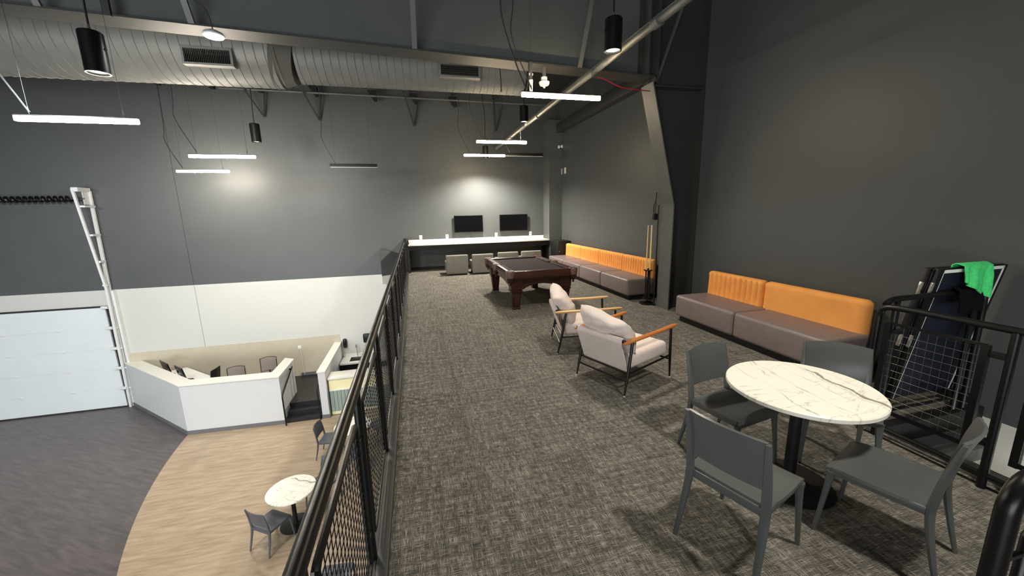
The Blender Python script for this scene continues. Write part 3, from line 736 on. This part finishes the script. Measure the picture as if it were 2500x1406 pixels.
bench('shorter bench nearest the guard rail with one ribbed and one smooth orange back', 3.10, 5.70, [3.14, 4.54, 5.66], [3.10, 4.42, 5.70], [0, 1])

# ------------------------------------------------------------------ pool table
pt = thing('pool_table', 'mahogany pool table with dark brown cloth', 'pool table', (2.43, 8.42, 0))
W, Lh = .71, 1.22
MB().box(-W+.12, W-.12, -Lh+.12, Lh-.12, .70, .765).build('cloth', 'cloth', pt, smooth=False)
for sx in (-1, 1):
    x0, x1 = sorted((sx*W, sx*(W-.11)))
    MB().box(x0, x1, -Lh+.09, Lh-.09, .655, .80, .014).build('side_rail', 'mahogt', pt)
    x0, x1 = sorted((sx*(W-.11), sx*(W-.155)))
    for (a, b) in ((-Lh+.17, -.06), (.06, Lh-.17)): MB().box(x0, x1, a, b, .75, .795, .012).build('cushion', 'cushd', pt)
for sy in (-1, 1):
    y0, y1 = sorted((sy*Lh, sy*(Lh-.11)))
    MB().box(-W+.09, W-.09, y0, y1, .655, .80, .014).build('end_rail', 'mahogt', pt)
    y0, y1 = sorted((sy*(Lh-.11), sy*(Lh-.155)))
    MB().box(-W+.17, W-.17, y0, y1, .75, .795, .012).build('cushion', 'cushd', pt)
for sx in (-1, 1):
    for sy in (-1, 0, 1):
        cx, cy = (sx*(W-.045), sy*(Lh-.045)) if sy else (sx*(W-.01), 0)
        rr = .075 if sy else .06
        q = MB(); q.lathe([(rr, .67), (rr+.012, .74), (rr+.014, .80), (rr+.006, .812), (rr-.018, .81), (rr-.02, .76), (rr-.02, .67), (rr, .67)], (cx, cy, 0), 24)
        p = q.build('pocket', 'pleather', pt)
        q = MB(); q.lathe([(0, .8005), (rr-.02, .8005), (rr-.02, .803), (0, .803)], (cx, cy, 0), 20); q.build('pocket_opening', 'blackm', p)
        q = MB(); q.lathe([(rr, .67), (rr*.9, .62), (rr*.7, .58), (rr*.55, .565), (rr*.2, .56), (rr*.35, .53), (rr*.15, .51), (0, .51)], (cx, cy, 0), 16); q.build('pocket_net', 'mahog', p)
# aprons with arches
def apron(L2, y):
    pts = [(-L2, .66), (-L2+.06, .40), (-L2+.22, .40)]
    n = 14
    for i in range(n+1):
        a = i/n; xx = (-L2+.28)+(2*L2-.56)*a; pts.append((xx, .42+.095*math.sin(PI*a)**.7))
    pts += [(L2-.22, .40), (L2-.06, .40), (L2, .66)]
    return pts
for sy in (-1, 1):
    MB().prism([(x, sy*(Lh-.10), z) for x, z in apron(W-.06, 0)], (0, -sy*.04, 0)).build('apron', 'mahog', pt, smooth=False)
for sx in (-1, 1):
    MB().prism([(sx*(W-.10), x, z) for x, z in apron(Lh-.06, 0)], (-sx*.04, 0, 0)).build('apron', 'mahog', pt, smooth=False)
MB().box(-W+.03, W-.03, -Lh+.03, Lh-.03, .640, .66, .006).build('moulding', 'mahogt', pt)
def sqring(cx, cy, h, z): return [(cx-h, cy-h, z), (cx+h, cy-h, z), (cx+h, cy+h, z), (cx-h, cy+h, z)]
for sx in (-1, 1):
    for sy in (-1, 1):
        cx, cy = sx*(W-.19), sy*(Lh-.20)
        q = MB(); q.loft([sqring(cx, cy, h, z) for h, z in ((.075, 0), (.075, .03), (.07, .035), (.098, .36), (.118, .37), (.118, .395), (.10, .405), (.115, .42), (.125, .66))])
        lg = q.build('leg', 'mahog', pt, smooth=False)
        for (dx, dy) in ((0, -1), (-1, 0), (1, 0)):
            q = MB()
            for z0, z1, w0, w1 in ((.09, .32, .045, .06),):
                hh = lambda z: .07+.028*(z-.035)/.325
                if dy: q.loft([[(cx-w0, cy-hh(z0)-.004, z0), (cx+w0, cy-hh(z0)-.004, z0), (cx+w0, cy-hh(z0)+.02, z0), (cx-w0, cy-hh(z0)+.02, z0)], [(cx-w1, cy-hh(z1)-.004, z1), (cx+w1, cy-hh(z1)-.004, z1), (cx+w1, cy-hh(z1)+.02, z1), (cx-w1, cy-hh(z1)+.02, z1)]])
                else: q.loft([[(cx+dx*(hh(z0)+.004), cy-w0, z0), (cx+dx*(hh(z0)+.004), cy+w0, z0), (cx+dx*(hh(z0)-.02), cy+w0, z0), (cx+dx*(hh(z0)-.02), cy-w0, z0)], [(cx+dx*(hh(z1)+.004), cy-w1, z1), (cx+dx*(hh(z1)+.004), cy+w1, z1), (cx+dx*(hh(z1)-.02), cy+w1, z1), (cx+dx*(hh(z1)-.02), cy-w1, z1)]])
            q.build('leg_panel', 'mahogt', lg, smooth=False)
# ------------------------------------------------------------------ wall desk, televisions, stools
wd = thing('wall_desk', 'long white topped desk counter along the far wall under the televisions', 'counter', (0, 0, 0))
MB().box(-.22, 4.71, 13.2, YW-.01, .90, .95, .004).build('worktop', 'quartz', wd)
MB().box(-.22, 4.71, YW-.035, YW-.01, .95, 1.06, .003).build('backsplash', 'quartz', wd)
MB().box(-.22, 4.71, 13.24, 13.27, .74, .90).build('apron', 'blackm', wd, smooth=False)  # black board standing in for the shadow band under the worktop
MB().box(-.29, -.20, 13.22, YW-.01, 0, .97).build('side_panel', 'blackm', wd, smooth=False)
MB().box(4.66, 4.71, 13.28, YW-.01, 0, .90).build('side_panel', 'blackm', wd, smooth=False)
for x0, x1, lab in ((1.38, 2.41, 'left one of the two black televisions above the wall desk'), (3.02, 4.07, 'right one of the two black televisions above the wall desk')):
    t = thing('television', lab, 'television', ((x0+x1)/2, YW-.06, 1.555), 0, 'televisions above the wall desk')
    h = (x1-x0)/2
    MB().box(-h, h, -.04, .0, -.30, .30, .006).build('bezel', 'blackm', t)
    MB().box(-h+.012, h-.012, -.043, -.04, -.275, .288).build('screen', 'screen', t, smooth=False)
    MB().box(-.15, .15, 0, .058, -.12, .12).build('wall_bracket', 'blackm', t, smooth=False)
for x, lab in ((.21, 'leftmost white wall outlet above the desk backsplash'), (1.12, 'white wall outlet left of the left television'), (2.90, 'white wall outlet between the two televisions'), (4.20, 'white wall outlet right of the right television')):
    t = thing('wall_outlet', lab, 'outlet', (x, YW-.008, 1.14), 0, 'outlets above the wall desk')
    MB().box(-.05, .05, -.008, .006, -.07, .07, .004).build('plate', 'wht', t)
    if x in (1.12, 4.20): MB().box(-.012, .012, -.02, -.006, -.0, .03, .003).build('socket_plug', 'blackm', t)
tag(MB().tube(bez([(1.15, 13.84, 1.10), (1.28, 13.6, .956), (1.5, 13.4, .956), (1.85, 13.55, .956), (1.95, 13.84, 1.0), (1.97, 13.84, 1.26)]), .005, 5).build('power_cable', 'wire'), 'thin dark cable lying on the wall desk below the left television', 'cable')
tag(MB().tube(bez([(3.75, 13.6, .956), (3.85, 13.4, .956), (4.0, 13.7, .956), (4.05, 13.45, .956), (3.85, 13.5, .956)]), .005, 5).build('power_cable', 'wire'), 'thin coiled cable lying on the wall desk below the right television', 'cable')
def make_stool(lab, x):
    t = thing('club_chair', lab, 'chair', (x, 12.55, 0), 0, 'grey club chairs facing the wall desk')
    # front of the chair is +Y (toward the desk)
    def bk(u, v): 
        X = (u-.5)*2; return (X*.345, -.30-.035*(1-X**4)+0*v, .035+.60*v-.02*abs(X)**6*v)
    MB().box(-.35, .35, -.36, -.24, .03, .64, .035, 4).build('backrest', 'boxf', t, ang=60)
    MB().box(-.35, .35, -.25, .33, .10, .42, .035, 4).build('seat', 'boxf', t, ang=60)
    for sx in (-1, 1):
        for yy in (-.3, .28): MB().box(sx*.29-.02, sx*.29+.02, yy-.02, yy+.02, 0, .11).build('leg', 'blackm', t, smooth=False)
    return t
s1 = make_stool('grey upholstered club chair leftmost of the four at the wall desk', 1.26)
GS = 'grey club chairs facing the wall desk'
dup(s1, (2.08, 12.5, 0), 0, 'grey upholstered club chair second from the left, beside the pool table corner', GS)
dup(s1, (2.98, 12.75, 0), 0, 'grey upholstered club chair third from the left, mostly behind the pool table', GS)
dup(s1, (3.80, 12.8, 0), 0, 'grey upholstered club chair rightmost of the four, behind the pool table', GS)
# corner cabinet with aerial
cb = thing('corner_cabinet', 'black low cabinet standing at the far end of the long bench', 'cabinet', (4.95, 12.75, 0))
MB().box(-.22, .24, -.38, .38, 0, .93, .006).build('cabinet_body', 'blackm', cb)
MB().cyl((-.19, -.39, .58), (-.19, -.41, .58), .012, seg=10).build('knob', 'chrome', cb)
tag(MB().tube([(4.93, 12.7, .93), (4.95, 12.7, 1.1), (5.0, 12.72, 1.32)], [.02, .012, .006], 6).build('whisk_brush', 'blackm'), 'small black brush handle standing up on the black corner cabinet', 'brush')
wc = thing('security_camera', 'small white twin camera high on the wall beside the corner column', 'camera', (5.12, 13.2, 4.12))
for s in (-.05, .05): MB().lathe([(0, -.05), (.035, -.045), (.045, 0), (.035, .045), (0, .05)], (s, 0, .02*s*10), 12).build('camera_head', 'wht', wc)
MB().cyl((0, .02, -.06), (.06, .02, -.02), .018, seg=8).build('bracket', 'blackm', wc)
for z, s in ((3.30, -.055), (3.30, .055)):
    t = thing('wall_switch', 'small white wall plate below the twin camera, '+('left' if s < 0 else 'right')+' one of the pair', 'switch', (XW-.01, 13.1-s*3.2, z), 0, 'white wall plates below the camera')
    MB().box(-.014, .006, -.06, .06, -.1, .1, .004).build('plate', 'wht', t)
# ------------------------------------------------------------------ cue rack
cr = thing('cue_rack', 'round black floor rack for pool cues beside the tapered column', 'rack', (4.62, 6.93, 0))
MB().lathe([(0, 0), (.15, 0), (.155, .015), (.13, .03), (.05, .035), (.02, .05), (0, .05)]).build('base', 'black', cr)
MB().cyl((0, 0, .03), (0, 0, .75), .014, seg=10).build('pole', 'black', cr)
MB().lathe([(0, .70), (.085, .70), (.085, .72), (0, .72)]).build('holder_disc', 'black', cr)
MB().lathe([(0, .11), (.1, .11), (.1, .13), (0, .13)]).build('holder_disc', 'black', cr)
for i, (dx, dy) in enumerate(((-.06, -.02), (.0, -.06), (.05, .03))):
    lab = ['left one of three pool cues standing in the round rack', 'middle one of three pool cues standing in the round rack', 'right one of three pool cues standing in the round rack'][i]
    t = thing('pool_cue', lab, 'cue', (4.62+dx, 6.93+dy, .132), 0, 'cues in the round rack')
    MB().tube([(0, 0, 0), (0, 0, .58)], [.0165, .0145], 10).build('butt', 'blackm', t)
    MB().tube([(0, 0, .58), (.0, 0, 1.46)], [.0140, .0085], 10).build('shaft', 'cue', t)
    MB().tube([(.0, 0, 1.46), (.0, 0, 1.49)], .008, 8).build('tip', 'wht', t)
bs = thing('bridge_stick', 'tall black bridge stick leaning in the corner beside the cue rack', 'cue', (4.66, 6.74, 0))
MB().tube([(0, 0, 0), (0, 0, 2.02)], [.017, .010], 10).build('shaft', 'blackm', bs)
hk = thing('coiled_cord', 'small black box with a looped cord on the column above the cues', 'hook', (4.62, 6.80, 1.80))
MB().box(-.035, .05, -.03, .03, -.07, .05, .005).build('hook_box', 'blackm', hk)
MB().tube(bez([(-.02, 0, .05), (-.03, 0, .2), (.01, 0, .3), (.02, 0, .46)]), .009, 6).build('cord', 'blackm', hk)
MB().tube(bez([(.02, 0, .05), (.01, 0, .18), (.03, 0, .28)]), .007, 6).build('cord', 'blackm', hk)

# ------------------------------------------------------------------ left guard rail
gr = thing('guard_railing', 'long black mesh guard railing along the open edge of the mezzanine', 'railing', (-.35, 0, 0))
POSTS = [-.10+1.05*k for k in range(-2, 14)]
MB().tube([(0, -2.3, 1.07), (0, 13.5, 1.07)], .027, 16).build('top_rail', 'black', gr)
for y in POSTS:
    if y > 13.5 or y < -2.3: continue
    MB().tube([(0, y, -.12), (0, y, .96), (0, y, 1.06)], .021, 12).build('post', 'black', gr)
for y in POSTS:
    a, b = y+.11, y+.94
    if b > 13.55 or a < -.5: continue
    z0, z1 = .10, .93; c = .03
    ring = [(0, a+c, z0), (0, b-c, z0), (0, b-c*.3, z0+c*.3), (0, b, z0+c), (0, b, z1-c), (0, b-c*.3, z1-c*.3), (0, b-c, z1), (0, a+c, z1), (0, a+c*.3, z1-c*.3), (0, a, z1-c), (0, a, z0+c), (0, a+c*.3, z0+c*.3)]
    fr = MB().tube(ring, .0145, 8, closed=True).build('panel_frame', 'black', gr)
    q = MB(); k = 1
    while a+k*.0508 < b-.01: q.tube([(0, a+k*.0508, z0), (0, a+k*.0508, z1)], .0021, 4, cap=False); k += 1
    k = 1
    while z0+k*.0508 < z1-.01: q.tube([(.003, a, z0+k*.0508), (.003, b, z0+k*.0508)], .0021, 4, cap=False); k += 1
    q.build('wire_mesh', 'black', fr)
    for (yy, d_) in ((a, -1), (b, 1)):
        for zz in (.22, .80): MB().tube([(0, yy, zz), (0, yy+d_*.10, zz)], .008, 6).build('connector', 'black', gr)
tag(MB().box(-.37, -.28, 13.22, YW-.01, 0, 1.12).build('end_post', 'blackm', smooth=False), 'black square end post where the guard railing meets the wall desk', 'post')
# ------------------------------------------------------------------ right guard rail by the stair
r1 = thing('guard_railing', 'black mesh guard railing beside the stair at the right, near the round table', 'railing', (3.70, 0, 0))
MB().tube(bez([(0, 2.26, -.1), (0, 2.26, .9), (0, 2.25, 1.07), (0, 2.20, 1.12), (0, 2.05, 1.13)], 5)+[V(0, .7, 1.13)], .024, 14).build('top_rail', 'black', r1)
for y, x in ((2.17, .03), (1.50, 0), (.72, 0)): MB().tube([(x, y, -.15), (x, y, 1.12)], .024, 12).build('post', 'black', r1)
MB().tube([(0, 2.2, .10), (0, .7, .10)], .018, 10).build('bottom_rail', 'black', r1)
for a, b in ((1.62, 2.18), (.8, 1.38)):
    q = MB(); q.box(-.008, .008, a, b, .985, 1.005); q.box(-.008, .008, a, b, .24, .27); q.box(-.018, .018, a-.02, a+.02, .24, 1.0); q.box(-.018, .018, b-.02, b+.02, .24, 1.0)
    fr = q.build('panel_frame', 'black', r1, smooth=False)
    q = MB(); k = 1
    while a+k*.0508 < b: q.tube([(0, a+k*.0508, .25), (0, a+k*.0508, 1.0)], .0008, 4, cap=False); k += 1
    k = 1
    while .25+k*.06 < 1: q.tube([(.004, a, .25+k*.06), (.004, b, .25+k*.06)], .0016, 4, cap=False); k += 1
    q.build('wire_mesh', mat('wire_grey', (100, 100, 98), .35, metal=.6), fr)
for yy, z in ((1.56, .92), (1.56, .3), (2.15, .92), (2.15, .3)): MB().box(-.005, .06, yy-.05, yy+.05, z, z+.03).build('connector', 'black', r1, smooth=False)
r2 = thing('stair_handrail', 'black tubular railing across the stair head in front of the folded table', 'railing', (3.72, 2.25, 0))
MB().tube(bez([(.02, 0, 1.13), (.1, 0, 1.165), (.3, 0, 1.17), (1.08, 0, 1.17), (1.20, 0, 1.14), (1.24, 0, 1.05), (1.25, 0, .8)], 5)+[V(1.25, 0, -.1)], .024, 12).build('top_rail', 'black', r2)
MB().tube([(1.12, 0, -.1), (1.12, 0, 1.16)], .022, 10).build('post', 'black', r2)
MB().tube([(.15, 0, 0), (.15, 0, 1.16)], .022, 10).build('post', 'black', r2)
MB().tube([(.15, 0, .14), (1.12, 0, .14)], .014, 8).build('lower_rail', 'black', r2)
# near right rail
r3 = thing('guard_railing', 'thick black tube railing end at the bottom right corner nearest the viewer', 'railing', (1.69, .62, 0))
MB().tube([(0, 0, 0), (0, 0, 1.02)]+[(.09-.09*math.cos(a), 0, 1.03+.09*math.sin(a)) for a in [i*PI/2/6 for i in range(7)]]+[(2.0, 0, 1.12)], .028, 18).build('top_rail', 'black', r3)
MB().tube([(2.0, 0, 0.93), (.17, 0, .93), (.14, 0, .90), (.14, 0, .12), (2.0, 0, .12)], .015, 10).build('panel_frame', 'black', r3)
MB().tube([(0, 0, .84), (.14, 0, .84)], .010, 8).build('connector', 'black', r3)
MB().tube([(0, 0, .22), (.14, 0, .22)], .010, 8).build('connector', 'black', r3)

# ------------------------------------------------------------------ folded table tennis table
tt = thing('table_tennis_table', 'folded dark blue table tennis table standing by the right wall', 'table tennis table', (4.31, 2.42, 0))
for j, (oy, nm) in enumerate(((0, 'front'), (.055, 'rear'))):
    Rm = Matrix.Translation((-.035*j, oy, .12)) @ Matrix.Rotation(.15, 4, 'X')
    pn = MB().box(0, .78, 0, .02, 0, 1.28, .002, M4=Rm).build('table_half', 'ttblue', tt, smooth=False)
    q = MB(); q.box(0, .018, -.003, .0, 0, 1.28, M4=Rm); q.box(.762, .78, -.003, .0, 0, 1.28, M4=Rm); q.box(0, .78, -.003, .0, 1.252, 1.28, M4=Rm)
    q.build('white_line', 'wht', pn, smooth=False)
    q = MB(); q.box(-.035, .0, -.01, .045, -.02, 1.29, .004, M4=Rm); q.box(.78, .80, -.01, .045, -.02, 1.29, .004, M4=Rm); q.box(0, .78, .02, .045, 1.25, 1.285, M4=Rm)
    q.build('steel_frame', 'black', pn)
    for z in (.55, 1.05): MB().box(-.045, -.03, .0, .03, z, z+.12, .004, M4=Rm).build('latch', 'chrome', tt)
MB().tube([(.0, .28, .04), (.0, .28, .35), (.06, .26, .9)], .016, 8).build('leg', 'black', tt)
MB().tube([(.74, .28, .04), (.74, .28, .35), (.70, .26, .9)], .016, 8).build('leg', 'black', tt)
MB().box(-.05, .8, .10, .14, .08, .12).build('base_bar', 'black', tt, smooth=False)
for x, y in ((-.02, .02), (.76, .02), (-.02, .34), (.76, .34)):
    q = MB(); q.cyl((x-.012, y, .035), (x+.012, y, .035), .035, seg=16); q.box(x-.015, x+.015, y-.02, y+.1 if y < .2 else y, .05, .11); q.build('wheel', 'blackm', tt)
# towels
def drape(name, x0, x1, yt, zt, lf, lb, mname, lab, slant=0):
    def fn(u, v):
        X = x0+(x1-x0)*u; L = lf*(1-slant*(1-u)) if True else lf
        tot = lb+L; s = v*tot
        wob = .012*math.sin(9*u*PI/2+1)+.008*math.sin(21*u)
        if s < lb: k = (lb-s); return (X, yt+.03+wob*.5*k/lb, zt-k)
        s -= lb
        if s < .06: return (X, yt+.03-.06*(s/.06), zt+.012*math.sin(PI*s/.06))
        s -= .06; return (X+.05*s*(1-u), yt-.035-wob*min(1, s/.1)-.01-.05*s, zt-s)
    return tag(MB().sheet(fn, 22, 22, .008).build(name, mname, ang=80), lab, 'towel')
drape('green_towel', 4.50, 4.85, 2.245, 1.415, .36, .10, 'towel', 'bright green towel draped over the top edge of the folded blue table', .45)
drape('black_cloth', 4.50, 4.80, 2.25, 1.205, .26, .12, 'tblk', 'black cloth hanging over the tube rail below the green towel', .0)

# ------------------------------------------------------------------ lights
def area(name, loc, rot, sx, sy, power, col, spread=PI):
    l = bpy.data.lights.new(name, 'AREA'); l.shape = 'RECTANGLE'; l.size = sx; l.size_y = sy; l.energy = power; l.color = col; l.spread = spread
    o = bpy.data.objects.new(name, l); COL.objects.link(o); o.location = loc; o.rotation_euler = rot; return o
area('window_daylight', (-8, -7.95, -.9), (PI/2, 0, 0), 11.8, 4.8, 1100, (.94, .98, 1.0))
def spot(name, loc, power, ang, blend, col, rot=(0, 0, 0), r=.06):
    l = bpy.data.lights.new(name, 'SPOT'); l.energy = power; l.spot_size = math.radians(ang); l.spot_blend = blend; l.color = col; l.shadow_soft_size = r
    o = bpy.data.objects.new(name, l); COL.objects.link(o); o.location = loc; o.rotation_euler = rot; return o
WARM = (1, .93, .82)
for (x, y, z, r, lab) in CANS:
    spot('can_light_beam', (x, y, z-.24), (950 if y > 12 else 250 if y > 9 else 200) if x > 0 else 260, (154 if y > 12 else 130) if x > 0 else 124, .7, WARM if x > 0 else (1, .97, .92))
spot('high_bay_beam', (-2.27, 6.1, 4.12), 200, 150, .6, (1, .98, .95), r=.12)
# unseen spots with no fixtures, added to brighten the mezzanine and lower hall
for (x, y, z, p) in ((2.5, .6, 4.0, 330), (2.5, -2.5, 4.0, 90), (-6, 1, 4.2, 460), (-9, 4, 4.2, 460), (-13, 6, 4.2, 360)):
    spot('hall_fill_spot', (x, y, z), p, 124, .7, WARM if x > 0 else (1, .98, .96), r=.15)

l = bpy.data.lights.new('stairwell_fill', 'POINT'); l.energy = 70; l.color = (.90, 1, .92); l.shadow_soft_size = .2  # unseen fill light, added to brighten the lower stairwell
o = bpy.data.objects.new('stairwell_fill', l); COL.objects.link(o); o.location = (4.3, -.6, -1.2)
for (x, y, z, p) in ((-11.5, 5.6, 3.6, 520), (-7.5, 5.6, 3.6, 520), (-4.2, 5.6, 3.6, 420)):
    spot('back_wall_fill', (x, y, z), p, 112, 1.0, (.95, .98, 1), rot=(math.radians(58), 0, 0), r=.2)  # fill spots without fixtures, added to lift the back wall
w = bpy.data.worlds.new('world'); bpy.context.scene.world = w; w.use_nodes = True
w.node_tree.nodes['Background'].inputs['Color'].default_value = (.8, .9, 1, 1); w.node_tree.nodes['Background'].inputs['Strength'].default_value = 1.0

# ------------------------------------------------------------------ camera
f_px, cx, cy = 940.0, 1250.0, 703.0
vy = Vector((1008-cx, 522-cy, f_px)).normalized()
h1 = Vector((0-cx, 522+.022*1008-cy, f_px)); n = vy.cross(h1).normalized()
if n.y > 0: n = -n
vx = vy.cross(n)
if vx.x < 0: vx = -vx
R = Matrix((vx, vy, n))            # world = R @ cam (x right, y down, z forward)
rx = R @ Vector((1, 0, 0)); up = R @ Vector((0, -1, 0)); bk = R @ Vector((0, 0, -1))
cam = bpy.data.cameras.new('camera'); co = bpy.data.objects.new('camera', cam); COL.objects.link(co)
cam.sensor_width = 36; cam.lens = f_px/2500*36; cam.clip_start = .02; cam.clip_end = 100
M4 = Matrix((rx, up, bk)).transposed().to_4x4(); M4.translation = (0, 0, 1.95)
co.matrix_world = M4
sc_ = bpy.context.scene; sc_.camera = co
sc_.view_settings.view_transform = 'Standard'; sc_.view_settings.look = 'None'; sc_.view_settings.gamma = 1
sc_.view_settings.exposure = 0.45
try: sc_.view_settings.use_curve_mapping = False
except Exception: pass
